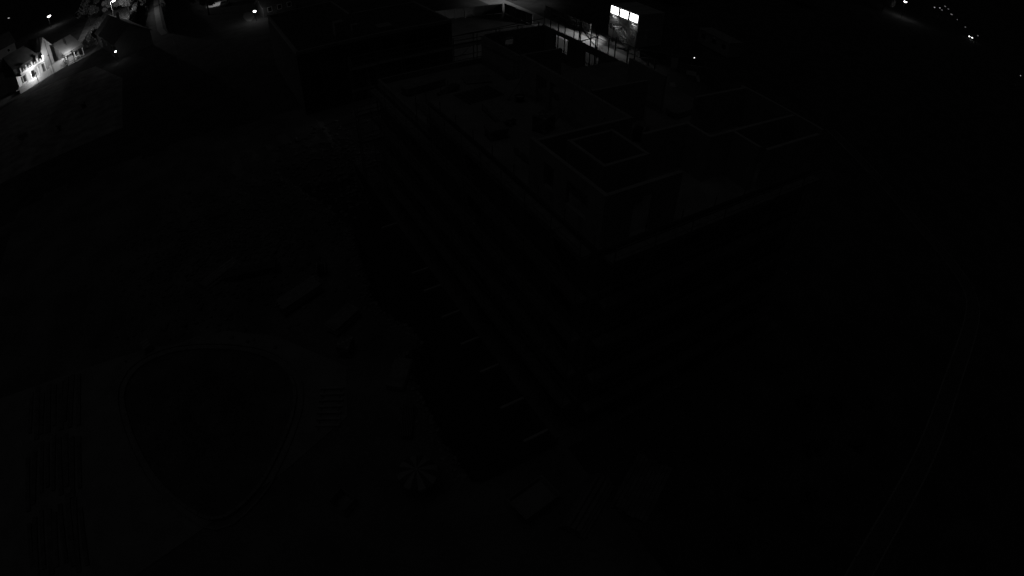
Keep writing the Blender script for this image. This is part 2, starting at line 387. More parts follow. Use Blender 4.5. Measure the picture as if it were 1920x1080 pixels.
def brick_pallet(loc, rz, label, cover=False, nx=5, ny=4, nz=5):
    t = thing('brick_pallet', loc, label, 'pallet', None, rz)
    for y in (-.42, 0, .42): block('runner', 'dark_timber', t, (0, y, .05), (1.2, .1, .1))
    for i in range(6): block('slat', 'plank', t, (-.5+i*.2, 0, .112), (.12, 1.0, .022))
    for k in range(nz):
        for i in range(nx):
            for j in range(ny):
                block('brick', 'masonry' if (i+j+k) % 4 else 'concrete', t, ((i-(nx-1)/2)*.235, (j-(ny-1)/2)*.245, .22+k*.19), (.22, .23, .18))
    if cover:
        b = MB(); b.box(-.63, .63, -.55, .55, .5, .135+nz*.19+.02); b.bevel(.05); b.build('plastic_cover', 'tarp', t)
    return t
brick_pallet((18.9, 36.9, Z4), .1, 'pallet of bricks under pale plastic on the open floor', True)
brick_pallet((15.6, 37.6, Z4), .2, 'uncovered pallet of bricks by the open floor edge')
brick_pallet((18.6, 27.6, Z5), .4, 'pallet of bricks on the attic floor left of the doorways')
brick_pallet((15.5, 28.2, Z5), -.1, 'plastic covered brick pallet at the attic edge', True, nz=3)
def bucket(loc, label):
    t = thing('mortar_tub', loc, label, 'tub')
    b = MB(); b.lathe([(.0, .02), (.26, .02), (.34, .42), (.37, .42), (.37, .45), (.32, .45), (.25, .06), (0, .06)], 14); b.build('tub', 'rubber', t)
    b = MB(); b.lathe([(.305, .33), (0, .35)], 14); b.build('mortar', 'concrete', t)
    return t
bucket((19.6, 32.2, Z5), 'round black mortar tub beside the attic doorways'); bucket((21.4, 37.2, Z4), 'mortar tub near the covered brick pallet')
def rebar_mat(loc, rz, label):
    t = thing('rebar_mesh', loc, label, 'rebar mesh', None, rz)
    for k in range(3):
        for i in range(11): rod('bar', 'steel', t, (-1.5, -1.0+i*.2, .02+k*.05), (1.5, -1.0+i*.2, .02+k*.05), .012)
        for i in range(9): rod('bar', 'steel', t, (-1.4+i*.35, -1.1, .035+k*.05), (-1.4+i*.35, 1.1, .035+k*.05), .012)
    return t
rebar_mat((17.6, 34.6, Z5), .1, 'layered steel rebar mesh lying on the attic floor edge')
def formwork_panels(loc, rz, n, label):
    t = thing('formwork_panel_stack', loc, label, 'formwork', None, rz)
    for i in range(n):
        block('panel', 'plank' if i == n-1 else 'timber', t, (random.uniform(-.06, .06), random.uniform(-.06, .06), .1+i*.13), (2.6, 1.25, .1))
    for x in (-.8, .8): block('bearer', 'dark_timber', t, (x, 0, .025), (.1, 1.2, .05))
    return t
formwork_panels((23.0, 36.9, Z4), .05, 5, 'stack of flat formwork panels behind the brick pallets')
formwork_panels((22.6, 28.5, Z5), 1.5, 4, 'formwork panels stacked inside the attic room behind the doorways')
def prop_rack(loc, rz, label):
    t = thing('prop_rack', loc, label, 'rack', None, rz)
    for x in (-.6, .6):
        for y in (-.4, .4): rod('post', 'steel', t, (x, y, 0), (x, y, 1.0), .03)
        rod('cross_bar', 'steel', t, (x, -.4, .15), (x, .4, .15), .03)
    for i in range(7):
        for k in range(4): rod('prop', 'galv', t, (-1.3, -.33+i*.11, .22+k*.1), (1.3, -.33+i*.11, .22+k*.1), .04)
    return t
prop_rack((18.6, 42.2, Z4), .6, 'steel rack filled with adjustable props on the open floor')
prop_rack((28.8, 29.0, Z5), .2, 'rack of steel props at the back of the attic floor')
b = MB(); b.tube([(12.4, 48.6, 14.5), (17, 48.9, 14.35), (22, 49.1, 14.4), (27, 49.1, 14.55), (32.3, 48.9, 14.9)], [.035]*5); tag(b.build('power_cable', 'rubber'), 'black power cable slung along the far scaffold', 'cable')

# ------------------------------------------------------------------ yard left of the trench
def parasol(loc, label):
    t = thing('parasol', loc, label, 'parasol')
    b = MB(); b.lathe([(.0, 0), (.27, 0), (.27, .07), (.08, .12), (.03, .3), (0, .3)], 16); b.build('base', 'concrete', t)
    rod('pole', 'white_paint', t, (0, 0, .25), (0, 0, 2.42), .025)
    n = 16
    for k in range(n):
        a0, a1 = 2*math.pi*k/n, 2*math.pi*(k+1)/n; bb = MB()
        rows = []
        for r, z in ((.05, 2.44), (.45, 2.36), (.85, 2.22), (1.17, 2.04)):
            rows.append([bb.bm.verts.new((r*math.cos(a), r*math.sin(a), z-(.03*r if i == 1 else 0))) for i, a in enumerate((a0, (a0+a1)/2, a1))])
        rows.append([bb.bm.verts.new((v.co.x*1.005, v.co.y*1.005, v.co.z-.16)) for v in rows[-1]])
        for p, q in zip(rows, rows[1:]):
            for i in range(2): bb.bm.faces.new((p[i], q[i], q[i+1], p[i+1]))
        bb.build('canopy_panel', 'cloth_light' if k % 2 else 'cloth_dark', t)
    for k in range(8):
        a = 2*math.pi*k/8; rod('rib', 'steel', t, (0, 0, 2.38), (1.12*math.cos(a), 1.12*math.sin(a), 1.99), .01)
    b = MB(); b.lathe([(0, 2.56), (.04, 2.53), (.03, 2.46), (.06, 2.43)], 10); b.build('finial', 'white_paint', t)
    return t
parasol((3.75, 16.6, .0), 'round striped parasol standing at the near end of the dark trench')
def skip(loc, rz, label, L=2.6, W=1.7, H=1.15):
    t = thing('skip_container', loc, label, 'skip', None, rz)
    b = MB(); l, w = L/2, W/2; q = .72
    out0 = [(-l*q, -w*.9, .12), (l*q, -w*.9, .12), (l*q, w*.9, .12), (-l*q, w*.9, .12)]; out1 = [(-l, -w, H), (l, -w, H), (l, w, H), (-l, w, H)]
    in1 = [(x*.94, y*.93, H) for x, y, z in out1]; in0 = [(x*.93, y*.92, .2) for x, y, z in out0]
    V = [[b.bm.verts.new(p) for p in r] for r in (out0, out1, in1, in0)]
    for a, c in zip(V, V[1:]):
        for i in range(4): b.bm.faces.new((a[i], a[(i+1) % 4], c[(i+1) % 4], c[i]))
    b.bm.faces.new(V[0][::-1]); b.bm.faces.new(V[3]); b.build('tub', 'paving', t)
    b = MB(); b.box(-l*.86, l*.86, -w*.86, w*.86, .55, .86); b.bevel(.08); b.build('tarpaulin', 'tarp', t)
    for y in (-.6, .6): block('skid', 'steel', t, (0, y, .06), (L*.7, .12, .12))
    for x in (-l-.03, l+.03):
        for y in (-.5, .5): rod('lifting_lug', 'steel', t, (x, y-.08, H*.7), (x, y+.08, H*.7), .04)
    return t
skip((9.0, 12.4, 0), .15, 'pale steel skip with a tarpaulin standing off the near end of the trench')
def crate(loc, rz, label, s=1.15):
    t = thing('slatted_crate', loc, label, 'crate', None, rz)
    for k in range(5):
        z = .14+k*.17
        for y in (-s/2, s/2): block('slat', 'timber', t, (0, y, z), (s, .025, .13))
        for x in (-s/2, s/2): block('slat', 'timber', t, (x, 0, z), (.025, s-.03, .13))
    for x in (-1, 1):
        for y in (-1, 1): block('corner_post', 'dark_timber', t, (x*(s/2-.05), y*(s/2-.05), .47), (.07, .07, .9))
    block('floor_board', 'plank', t, (0, 0, .05), (s, s, .05))
    return t
crate((-.9, 17.6, .0), .5, 'open slatted crate on dark ground left of the parasol')
def bag_pile(loc, rz, label):
    t = thing('cement_bag_pile', loc, label, 'cement bags', None, rz)
    for x in (-.4, 0, .4): block('pallet_runner', 'dark_timber', t, (x, 0, .05), (.1, 1.1, .1))
    for i in range(7): block('pallet_board', 'plank', t, (0, -.5+i*.165, .112), (1.1, .1, .022))
    for k in range(4):
        for i in range(3):
            b = MB(); b.box(-.36, .36, -.16, .16, 0, .12); b.bevel(.05, 2)
            b.build('bag', 'cloth_light', t, ((.02 if k % 2 else -.02), -.36+i*.36, .13+k*.125), random.uniform(-.06, .06))
    return t
bag_pile((-11.9, 37.6, .06), .3, 'pale pile of cement bags on a pallet behind the kerbed loop')
t = beam_stack((.75, 25.0, .06), 2.7, 1, 1, .01, 'row of thick beams laid like rungs beside the kerbed loop')
for ch in list(t.children): bpy.data.objects.remove(ch)
for i in range(7): block('beam', 'timber', t, (0, -1.6+i*.52, .1), (1.7, .16, .2))
for x in (-.6, .6): block('rail', 'dark_timber', t, (x, 0, -.02), (.12, 3.7, .06))
# boards of the access track on the left
trk = thing('track_mat', (-21.2, 30, .06), 'long timber track boards laid side by side at the left edge of the yard', 'track mat')
for i in range(9):
    for j in range(3):
        block('board', 'old_plank', trk, (-2.6+i*.62+random.uniform(-.1, .1), -7.2+j*6.2+random.uniform(-.7, .7), .06), (random.uniform(.3, .48), random.uniform(4.2, 5.9), .1), random.uniform(-.04, .04))
beam_stack((1.8, 36.5, .3), .35, 8, 3, 4.0, 'long timber stack on the tipped earth near the trench')
beam_stack((-1.5, 41.5, .7), -.2, 6, 2, 5.0, 'squared timbers lying across the tipped earth', 'dark_timber')
formwork_panels((4.2, 32.2, .1), .5, 6, 'formwork panel stack between kerbed loop and trench')
formwork_panels((6.1, 25.3, .0), .9, 4, 'formwork panels at the corner of the trench edge')
brick_pallet((3.5, 29.3, .05), .9, 'pallet of bricks between the loop and the trench edge')
prop_rack((5.0, 21.4, .0), 1.1, 'rack of props at the trench edge behind the parasol')
def spool(loc, rz, label):
    t = thing('cable_drum', loc, label, 'cable drum', None, rz)
    for y in (-.35, .35):
        b = MB(); b.lathe([(.06, -.03), (.6, -.03), (.6, .03), (.06, .03)], 18); o = b.build('flange', 'timber', t); o.rotation_euler = (math.pi/2, 0, 0); o.location = (0, y, .6)
    b = MB(); b.lathe([(.06, -.32), (.36, -.32), (.4, 0), (.36, .32), (.06, .32)], 18); o = b.build('cable_winding', 'rubber', t); o.rotation_euler = (math.pi/2, 0, 0); o.location = (0, 0, .6)
    return t
spool((23.2, 23.6, Z5), .4, 'wooden cable drum in the attic room behind the long doorway wall')
spool((4.4, 38.6, zg(4.4, 38.6)), 1.2, 'wooden cable drum on the tipped earth near the trench')
formwork_panels((28.6, 20.3, Z5), .1, 3, 'formwork panels on the floor of the right hand attic room')
beam_stack((22.4, 30.6, Z5), 1.5, 5, 2, 2.4, 'beams stacked in the attic room behind the two doorways')
beam_stack((29.2, 25.6, Z5), .1, 6, 2, 3.0, 'beams on the open attic floor by the back edge')
bucket((17.6, 19.8, Z5), 'mortar tub inside the small square attic room')
def pipe_stack(loc, rz, label):
    t = thing('pipe_stack', loc, label, 'pipes', None, rz)
    for r, n in ((0, 5), (1, 4), (2, 3)):
        for i in range(n):
            y = (i-(n-1)/2)*.34; z = .17+r*.295
            b = MB(); b.lathe([(.165, -2), (.165, 2), (.14, 2), (.14, -2), (.165, -2)], 12)
            o = b.build('pipe', 'kerb', t); o.rotation_euler = (0, math.pi/2, 0); o.location = (0, y, z)
    return t
pipe_stack((-4.2, 42.4, .5), .5, 'stacked concrete pipes on the tipped earth'); pipe_stack((11.6, 10.6, 0), .5, 'concrete pipe stack right of the pale skip')
beam_stack((15.2, 9.9, 0), .5, 9, 2, 4.2, 'flat stack of boards on the lawn before the end scaffold', 'old_plank', .24, .07, 'board_stack', 'board')
# earth clods and gravel of the tipped earth
def scatter_rocks(name, label, n, fn, m, smin, smax):
    b = bmesh.new()
    for _ in range(n):
        x, y = fn(); s = random.uniform(smin, smax)**1.0; z = zg(x, y)
        mt = Matrix.Translation((x, y, z+s*.15)) @ Matrix.Rotation(random.random()*6.28, 4, 'Z') @ Matrix.Diagonal((s*random.uniform(.7, 1.4), s, s*random.uniform(.4, .8), 1))
        r = bmesh.ops.create_icosphere(b, subdivisions=1, radius=.5, matrix=mt)
        for v in r['verts']: v.co += Vector((random.uniform(-1, 1), random.uniform(-1, 1), random.uniform(-1, 1)))*s*.09
    me = bpy.data.meshes.new(name); b.to_mesh(me); b.free(); me.materials.append(M[m])
    o = bpy.data.objects.new(name, me); COL.objects.link(o); return tag(o, label, None, None, 'stuff')
scatter_rocks('earth_clods', 'lumps of broken earth over the tipped soil', 2600, lambda: (min(random.gauss(-2, 5.5), 7.5), random.gauss(48, 5.5)), 'soil', .08, .5)
scatter_rocks('rubble', 'stones along the trench edge', 900, lambda: (lambda y: (yard_edge(y)-abs(random.gauss(0, .7)), y))(random.uniform(16, 56)), 'gravel', .06, .32)
scatter_rocks('far_rubble', 'rubble beyond the far end of the block', 700, lambda: (random.gauss(13, 3.5), random.gauss(57, 3.5)), 'gravel', .1, .6)

# ------------------------------------------------------------------ site offices, lane side
CX = 67.2
def office(y, z, label, front):
    t = thing('site_office', (CX, y, z), label, 'site office', 'stacked site office containers')
    W, D, H = 2.5, 6.0, 3.05
    b = MB(); b.box(.05, D-.05, -W/2+.05, W/2-.05, .12, H-.12); b.build('body', 'container', t)
    for yy in (-W/2+.06, W/2-.06):
        for xx in (.06, D-.06): block('corner_post', 'white_paint', t, (xx, yy, H/2), (.12, .12, H-.02))
    for zz in (.07, H-.07):
        for xx in (.055, D-.055): block('edge_beam', 'white_paint', t, (xx, 0, zz), (.11, W-.26, .14))
        for yy in (-W/2+.055, W/2-.055): block('edge_beam', 'white_paint', t, (D/2, yy, zz), (D-.26, .11, .14))
    for k in range(14):
        for yy in (-W/2+.045, W/2-.045): block('rib', 'container', t, (.4+k*.4, yy, H/2), (.16, .02, H-.36))
    front(t, W, H)
    return t
def lit_front(added_flood):
    def f(t, W, H):
        w = block('window', 'dark_frame', t, (.036, 0, 2.1), (.04, 2.1, 1.4))
        for s in (-1, 1):
            block('pane', 'window_glow', w, (-.62, s*.2425, 0), (.4, .455, .93))
        block('sill', 'galv', t, (-.06, 0, 1.37), (.2, 2.2, .04))
        if added_flood:
            fl = block('floodlight', 'white_paint', t, (-.22, -.35, 1.08), (.3, .9, .2)); block('lens', 'lamp_small', fl, (-.2, 0, -.56), (.5, .9, .1))  # invented floodlight, added because window light alone left the lane dim
            ld = bpy.data.lights.new('flood_light', 'SPOT'); ld.energy = 1900 if added_flood > 0 else 160; ld.spot_size = R(92); ld.spot_blend = .5; ld.shadow_soft_size = .15
            lo_ = bpy.data.objects.new('flood_light', ld); COL.objects.link(lo_); lo_.parent = t; lo_.location = (-.45, -.35, .92); lo_.rotation_euler = (0, R(62), R(-18))
    return f
def dark_window_front(t, W, H):
    w = block('window', 'white_paint', t, (.036, .25, 2.0), (.05, 1.7, 1.2))
    for s in (-1, 1): block('pane', 'glass', w, (-.5, s*.235, 0), (.3, .4, .86))
def door_front(t, W, H):
    d = block('door', 'white_paint', t, (.03, .35, 1.2), (.06, .95, 2.1))
    block('door_pane', 'glass', d, (-.5, 0, .25), (.3, .5, .3)); rod('door_handle', 'steel', t, (-.03, -.05, 1.15), (-.03, .1, 1.15), .02)
    block('canopy', 'dark_frame', t, (-.5, .35, 2.42), (1.0, 1.4, .06)); block('notice_board', 'pale_board', t, (.02, -.65, 1.7), (.05, .7, .9))
    for s in (-.3, 1.0): rod('canopy_stay', 'dark_frame', t, (0, s, 2.85), (-.95, s, 2.45), .02)
def plain_front(t, W, H):
    w = block('window', 'white_paint', t, (.036, -.1, 1.9), (.05, 1.1, 1.1)); block('pane', 'glass', w, (-.5, 0, 0), (.3, .82, .82))
    rod('downpipe', 'galv', t, (-.05, -1.15, 0), (-.05, -1.15, 3.0), .05)
ysl = (78.6, 76.02, 73.42)
pos = ('left', 'middle', 'right')
for i, y in enumerate(ysl):
    office(y, 0.0, ['lower left site office with a dark two pane window', 'lower middle site office with door, canopy and notice board', 'lower right site office under the rightmost lit window'][i], [dark_window_front, door_front, plain_front][i])
    office(y, 3.09, ['upper left site office with a glaring lit window', 'upper middle site office with a glaring lit window', 'upper right site office with a glaring lit window'][i], lit_front([1, 0, -1][i]))
# steel stair and walkway standing before the offices
stt = thing('steel_stair', (CX-2.2, 73.2, 0), 'dark steel stair in front of the site offices', 'stair')
for k in range(14): block('tread', 'dark_frame', stt, (0, -1.6+k*.26, .2+k*.21), (1.0, .26, .04))
for x in (-.5, .5):
    rod('stringer', 'dark_frame', stt, (x, -1.7, .1), (x, 2.0, 3.1), .05); rod('hand_rail', 'dark_frame', stt, (x, -1.7, 1.1), (x, 2.0, 4.0), .03)
    for k in range(5): rod('baluster', 'dark_frame', stt, (x, -1.6+k*.85, .2+k*.69), (x, -1.6+k*.85, 1.15+k*.69), .02)
block('landing', 'dark_frame', stt, (.9, 2.7, 2.95), (1.6, .9, .06))
for x in (.2, 1.6): rod('leg', 'dark_frame', stt, (x, 3.0, 0), (x, 3.0, 2.93), .05)
# the dim cabin to the right
cab = thing('site_cabin', (81.0, 66.6, 0), 'single dim site cabin standing right of the lit site offices', 'cabin', None, -.12)
b = MB(); b.box(0, 3.0, -4.2, 4.2, .25, 2.9); b.build('body', 'container', cab)
b = MB(); b.box(-.25, 3.25, -4.4, 4.4, 2.92, 3.08); b.build('roof', 'roof_light', cab)
for y in (2.8, -.2, -2.9):
    w = block('window', 'white_paint', cab, (-.02, y, 1.9), (.06, 1.3, 1.1)); block('pane', 'glass', w, (-.5, 0, 0), (.4, .84, .82))
d = block('door', 'pale_board', cab, (-.03, -1.6, 1.3), (.07, 1.0, 2.05)); block('door_handle', 'steel', d, (-.9, .35, 0), (.6, .1, .02))
for y in (-3.8, 0, 3.8):
    for x in (.3, 2.7): block('footing', 'concrete', cab, (x, y, .12), (.3, .3, .25))
def barrier_lamp(loc, label):
    t = thing('barrier_lamp', loc, label, 'warning lamp')
    for s in (-1, 1): rod('leg', 'steel', t, (s*.35, 0, 0), (0, 0, 1.1), .02)
    block('plank', 'pale_board', t, (0, -.04, .75), (1.2, .03, .2)); b = MB(); b.lathe([(0, 1.1), (.09, 1.12), (.11, 1.22), (.07, 1.32), (0, 1.34)], 10); b.build('lens', 'led', t)
    return t
barrier_lamp((71.2, 62.0, 0), 'small bright warning lamp on a barrier below the dim cabin')
def pale_panel(loc, rz, w, h, label, lean=.2):
    t = thing('leaning_board', loc, label, 'board', None, rz)
    o = block('board', 'pale_board', t, (0, h*.5*math.sin(lean), h*.5*math.cos(lean)+.02), (w, .05, h), rot=(-lean, 0, 0))
    rod('stay', 'dark_timber', t, (0, h*math.sin(lean), h*.9*math.cos(lean)), (0, h*math.sin(lean)+.6, 0), .03); return t
pale_panel((66.4, 61.8, 0), -.6, 1.1, 1.7, 'upright pale board standing left of the warning lamp')
pale_panel((66.9, 58.4, 0), -.9, 1.6, .7, 'low pale board propped in front of the warning lamp', .5)
pale_panel((60.2, 55.6, 0), -.4, .9, .8, 'small pale board lying nearest to the block', .9)
pale_panel((66.0, 55.8, 0), -.2, .5, 1.0, 'thin tilted pale strip between the other boards', .6)

# hoarding fences along the lane
def hoarding(a, b, n, h, label, m='hoarding', post='galv'):
    a = Vector(a); b = Vector(b); d = b-a; L = d.length; t = thing('hoarding_fence', (a.x, a.y, 0), label, 'fence', 'site fences', math.atan2(d.y, d.x))
    w = L/n
    for i in range(n):
        hh = h*random.uniform(.97, 1.02)
        block('panel', m if random.random() < .75 else 'plank', t, ((i+.5)*w, 0, .12+hh/2), (w-.08, .05, hh))
        block('foot', 'concrete', t, (i*w, 0, .07), (.25, .7, .14))
    for i in range(n+1): rod('post', post, t, (i*w, -.07, 0), (i*w, -.07, h+.25), .05)
    rod('top_rail', post, t, (0, .06, h+.14), (L, .06, h+.14), .028)
    return t
hoarding((43.5, 103.2), (57.2, 101.4), 7, 1.9, 'panel fence left of the lit lane at the top of the picture')
hoarding((57.6, 101.0), (57.9, 91.0), 5, 2.0, 'panel fence running beside the lane behind the scaffold corner')
hoarding((64.6, 82.0), (65.0, 97.5), 7, 1.6, 'low fence on the far side of the lane left of the offices')
hoarding((64.4, 68.0), (72.0, 60.5), 5, 1.2, 'short fence right of the site offices')

# ------------------------------------------------------------------ flat roofed neighbour with stepped outline
NX, NY, NZ = 11.0, 72.6, 9.0
nb = thing('flat_roof_block', (NX, NY, 0), 'dark flat roofed neighbour with stepped pale roof edges behind the block', 'building')
def NB(name, m, x0, x1, y0, y1, z0, z1): return block(name, m, nb, ((x0+x1)/2-NX, (y0+y1)/2-NY, (z0+z1)/2), (x1-x0, y1-y0, z1-z0))
b = MB(); b.prism([(0, 0), (21.9, 0), (21.9, 13.8), (11.2, 13.8), (11.2, 25.3), (0, 25.3)], 0, NZ-.45); b.build('wall', 'dark_plaster', nb)
ed = [(NX, NY), (32.9, NY), (32.9, 86.4), (22.2, 86.4), (22.2, 97.9), (NX, 97.9)]
for i in range(6):
    (xa, ya), (xb, yb) = ed[i], ed[(i+1) % 6]
    near = ya < NY+1; west = xa < NX+1
    if ya == yb: NB('roof_edge', 'concrete_fresh', min(xa, xb)+.34, max(xa, xb)-.34, ya-(.02 if near else .32), ya+(.32 if near else .02), NZ-.45, NZ+.01*i)
    else: NB('roof_edge', 'concrete_fresh', xa-(.02 if west else .32), xa+(.32 if west else .02), min(ya, yb)-.02, max(ya, yb)+.02, NZ-.45, NZ+.03+.01*i)
NB('roof_membrane', 'roof_tile', NX+.3, 32.6, NY+.3, 86.1, NZ-.44, NZ-.38); NB('roof_membrane', 'roof_tile', NX+.3, 21.9, 86.1, 97.6, NZ-.44, NZ-.37)
NB('skylight', 'roof_light', 23.0, 25.0, 74.6, 76.6, NZ-.38, NZ+.2); NB('roof_shaft', 'plaster_dim', 16.9, 18.2, 74.4, 75.6, NZ-.38, NZ+2.2); NB('roof_shaft', 'plaster_dim', 19.2, 20.1, 74.2, 75.0, NZ-.38, NZ+1.4)
for k in range(3):
    for i in range(6):
        w = NB('window', 'dark_frame', NX+1.4+i*3.4, NX+2.9+i*3.4, NY-.06, NY+.02, 1.0+k*2.8, 2.4+k*2.8)
        block('pane', 'glass', w, (0, -.4, 0), (.86, .5, .86))

# ------------------------------------------------------------------ street lamps and small lights
def street_lamp(loc, h, label, glow='lamp_glow', power=0, size=.45, arm=.9, rz=0, group='street lamps', cone=0):
    t = thing('street_lamp', loc, label, 'street lamp', group, rz)
    b = MB(); b.tube([(0, 0, 0), (0, 0, 1), (0, 0, h), (arm*.5, 0, h+.25), (arm, 0, h+.25)], [.11, .08, .055, .045, .04]); b.build('pole', 'steel', t)
    b = MB(); b.box(arm-.15, arm+.55, -size/2, size/2, h+.22, h+.34); b.bevel(.03); b.build('lamp_head', 'steel', t)
    b = MB(); b.lathe([(0, h-size*.3), (size*.5, h-size*.15), (size*.75, h+.05), (size*.6, h+.215), (0, h+.216)], 12, (arm+.2, 0, 0)); b.build('lamp_bulb', glow, t)
    if power:
        ld = bpy.data.lights.new('lamp_light', 'SPOT' if cone else 'POINT'); ld.energy = power; ld.shadow_soft_size = .25
        if cone: ld.spot_size = R(cone); ld.spot_blend = .5
        lo_ = bpy.data.objects.new('lamp_light', ld); COL.objects.link(lo_); lo_.parent = t; lo_.location = (arm+.2, 0, h-size*.3-.15)
    return t
street_lamp((-59.0, 239.0, 0), 4.6, 'bright street lamp above the floodlit house roof', size=1.1, arm=.3)  # bulb enlarged so that its shape takes in the lamp's glare
street_lamp((-26.2, 187.5, 0), 7.6, 'bright street lamp at the top edge over the lit bank', power=2200, size=.7)
street_lamp((-95.0, 300, 0), 5.0, 'faint distant street lamp at the far left edge', 'lamp_mid', 0, .6)
street_lamp((-99.6, 316, 0), 3.4, 'tiny faint lamp just right of the far left street lamp', 'lamp_faint', 0, .5)
street_lamp((200.5, 82, 0), 5.8, 'bright street lamp at the top edge beside the lit tree', power=12, size=.8, arm=.3)
street_lamp((64.6, 110.0, 0), 6.8, 'unseen street lamp over the far end of the lit lane', power=520, size=.3, cone=140, rz=math.pi)  # lamp head above the view, put in to light the lane
street_lamp((5.0, 171.0, 0), 5.0, 'unseen street lamp added to light the pale parked car', power=1500, size=.3, rz=-1.0, cone=75)  # made-up lamp out of view, added to brighten the car
names = ['first', 'second', 'third', 'fourth', 'fifth', 'sixth', 'seventh', 'eighth']
for i, (x, y, gname, sz) in enumerate([(246.6, 87.1, 'lamp_mid', .4), (253.4, 87.1, 'lamp_mid', .35), (249.1, 84.5, 'lamp_faint', .5), (269.1, 90.2, 'lamp_faint', .6), (264.2, 86.8, 'lamp_faint', .5), (249.6, 80.0, 'lamp_faint', .7), (240.8, 74.2, 'lamp_faint', .3), (229.5, 66.8, 'lamp_faint', .4)]):
    street_lamp((x-.4, y, 0), 3.0, names[i]+' small lamp from the left in the chain of lights along the distant road', gname, 0, sz, .2, group='lamps along the distant road')
street_lamp((222.1, 59.2, 0), 3.0, 'faint lamp just right of the car headlights on the distant road', 'lamp_faint', 0, .4, .2, group='lamps along the distant road')
street_lamp((184.4, 32.5, 0), 3.0, 'lone faint lamp at the right edge of the picture', 'lamp_mid', 0, .22, .2, group='lamps along the distant road')
def car(loc, rz, label, lights=False, m='car_paint'):
    t = thing('parked_car', loc, label, 'car', None, rz)
    prof = [(-2.1, .35), (-2.15, .75), (-1.75, .95), (-1.1, 1.42), (.55, 1.45), (1.2, 1.0), (2.05, .85), (2.2, .55), (2.15, .32)]
    b = MB(); b.solid([(x, -.86, z) for x, z in prof], [(x, .86, z) for x, z in prof]); b.bevel(.07); b.build('body', m, t)
    for s in (-1, 1): block('side_window', 'glass', t, (-.25, s*.862, 1.14), (1.6, .02, .34))
    block('windscreen', 'glass', t, (.9, 0, 1.24), (.02, 1.45, .6), rot=(0, -.95, 0)); block('rear_window', 'glass', t, (-1.45, 0, 1.2), (.02, 1.4, .55), rot=(0, .95, 0))
    for x in (-1.35, 1.35):
        for s in (-1, 1):
            b = MB(); b.lathe([(0, -.1), (.31, -.1), (.33, -.06), (.33, .06), (.31, .1), (0, .1)], 16); w = b.build('wheel', 'rubber', t); w.rotation_euler = (math.pi/2, 0, 0); w.location = (x, s*.83, .33)
            b = MB(); b.lathe([(0, -.115), (.2, -.11), (.2, .11), (0, .115)], 12); b.build('rim', 'galv', w)
    for s in (-1, 1): block('headlight', 'headlight' if lights else 'white_paint', t, (2.15, s*.6, .68), (.14, .34, .18)); 
    for s in (-1, 1): block('tail_light', 'dark_frame', t, (-2.12, s*.62, .78), (.08, .3, .14))
    return t
cr = car((229.6, 63.8, 0), math.atan2(-64, -229)+.1, 'car with both headlights on among the lights of the distant road', True)
for ch in cr.children:
    if ch.name.startswith('headlight'): ch.scale = (.14, .42, .26)
car((7.6, 165.3, 0), 1.2, 'pale parked car cut by the top edge left of the garage lamp')

# ------------------------------------------------------------------ trees and shrubs
def leaf_crown(c, rx, rz_, n, m, name, parent, size=.35, seed=0):
    rnd = random.Random(seed); vs = []; fs = []
    cl = [(Vector((rnd.gauss(0, .45)*rx, rnd.gauss(0, .45)*rx, rnd.gauss(0, .42)*rz_)), rnd.uniform(.25, .5)*rx) for _ in range(16)]
    for _ in range(n):
        k, r = rnd.choice(cl); d = Vector((rnd.gauss(0, 1), rnd.gauss(0, 1), rnd.gauss(0, 1))).normalized()*r*rnd.uniform(.5, 1.05)
        p = k+Vector((d.x, d.y, d.z*.8)); p = Vector(c)+p
        u = Vector((rnd.gauss(0, 1), rnd.gauss(0, 1), rnd.gauss(0, 1))).normalized(); v = u.orthogonal().normalized()
        s = size*rnd.uniform(.6, 1.3); i = len(vs)
        vs += [p-u*s*.6, p+v*s*.35, p+u*s*.6, p-v*s*.35]; fs.append((i, i+1, i+2, i+3))
    me = bpy.data.meshes.new(name); me.from_pydata([tuple(x) for x in vs], [], fs); me.materials.append(M[m])
    o = bpy.data.objects.new(name, me); COL.objects.link(o); o.parent = parent; return o
def tree(loc, h, r, label, m='leaf', n=2200, seed=1, group='trees'):
    t = thing('broadleaf_tree', loc, label, 'tree', group); rnd = random.Random(seed)
    b = MB(); b.tube([(0, 0, -.1), (.05, 0, h*.25), (-.06, .08, h*.55), (.05, 0, h*.85)], [h*.035, h*.026, h*.018, h*.006])
    for k in range(6):
        a = rnd.uniform(0, 6.28); z = h*rnd.uniform(.3, .6); e = Vector((math.cos(a)*r*.7, math.sin(a)*r*.7, z+h*.22))
        b.tube([(0, 0, z), tuple(e*.5+Vector((0, 0, z*.5))), tuple(e)], [h*.014, h*.009, h*.004], 5)
    b.build('trunk', 'bark', t)
    leaf_crown((0, 0, h*.66), r, h*.36, n, m, 'crown', t, .3+r*.05, seed)
    return t
def shrub(loc, r, h, label, m='leaf', seed=3, n=420, group='shrubs'):
    t = thing('shrub', loc, label, 'shrub', group); rnd = random.Random(seed); b = MB()
    for k in range(6):
        a = rnd.uniform(0, 6.28); b.tube([(0, 0, -.05), (math.cos(a)*r*.2, math.sin(a)*r*.2, h*.4), (math.cos(a)*r*.6, math.sin(a)*r*.6, h*.8)], [.03, .02, .008], 5)
    b.build('stems', 'bark', t); leaf_crown((0, 0, h*.55), r*.8, h*.5, n, m, 'foliage', t, .16, seed); return t
tree((198, 88.5, 0), 6.5, 3.4, 'tree lit by the street lamp at the top right edge', 'leaf_lit', 2600, 4)
tree((-22.5, 199, 0), 7.6, 3.2, 'pale leafed tree lit by the street lamp on the bank', 'leaf_lit', 2600, 31)
tree((-28.5, 206, 0), 7.8, 3.4, 'second lit tree on the bank behind the street lamp', 'leaf_lit', 2600, 32)
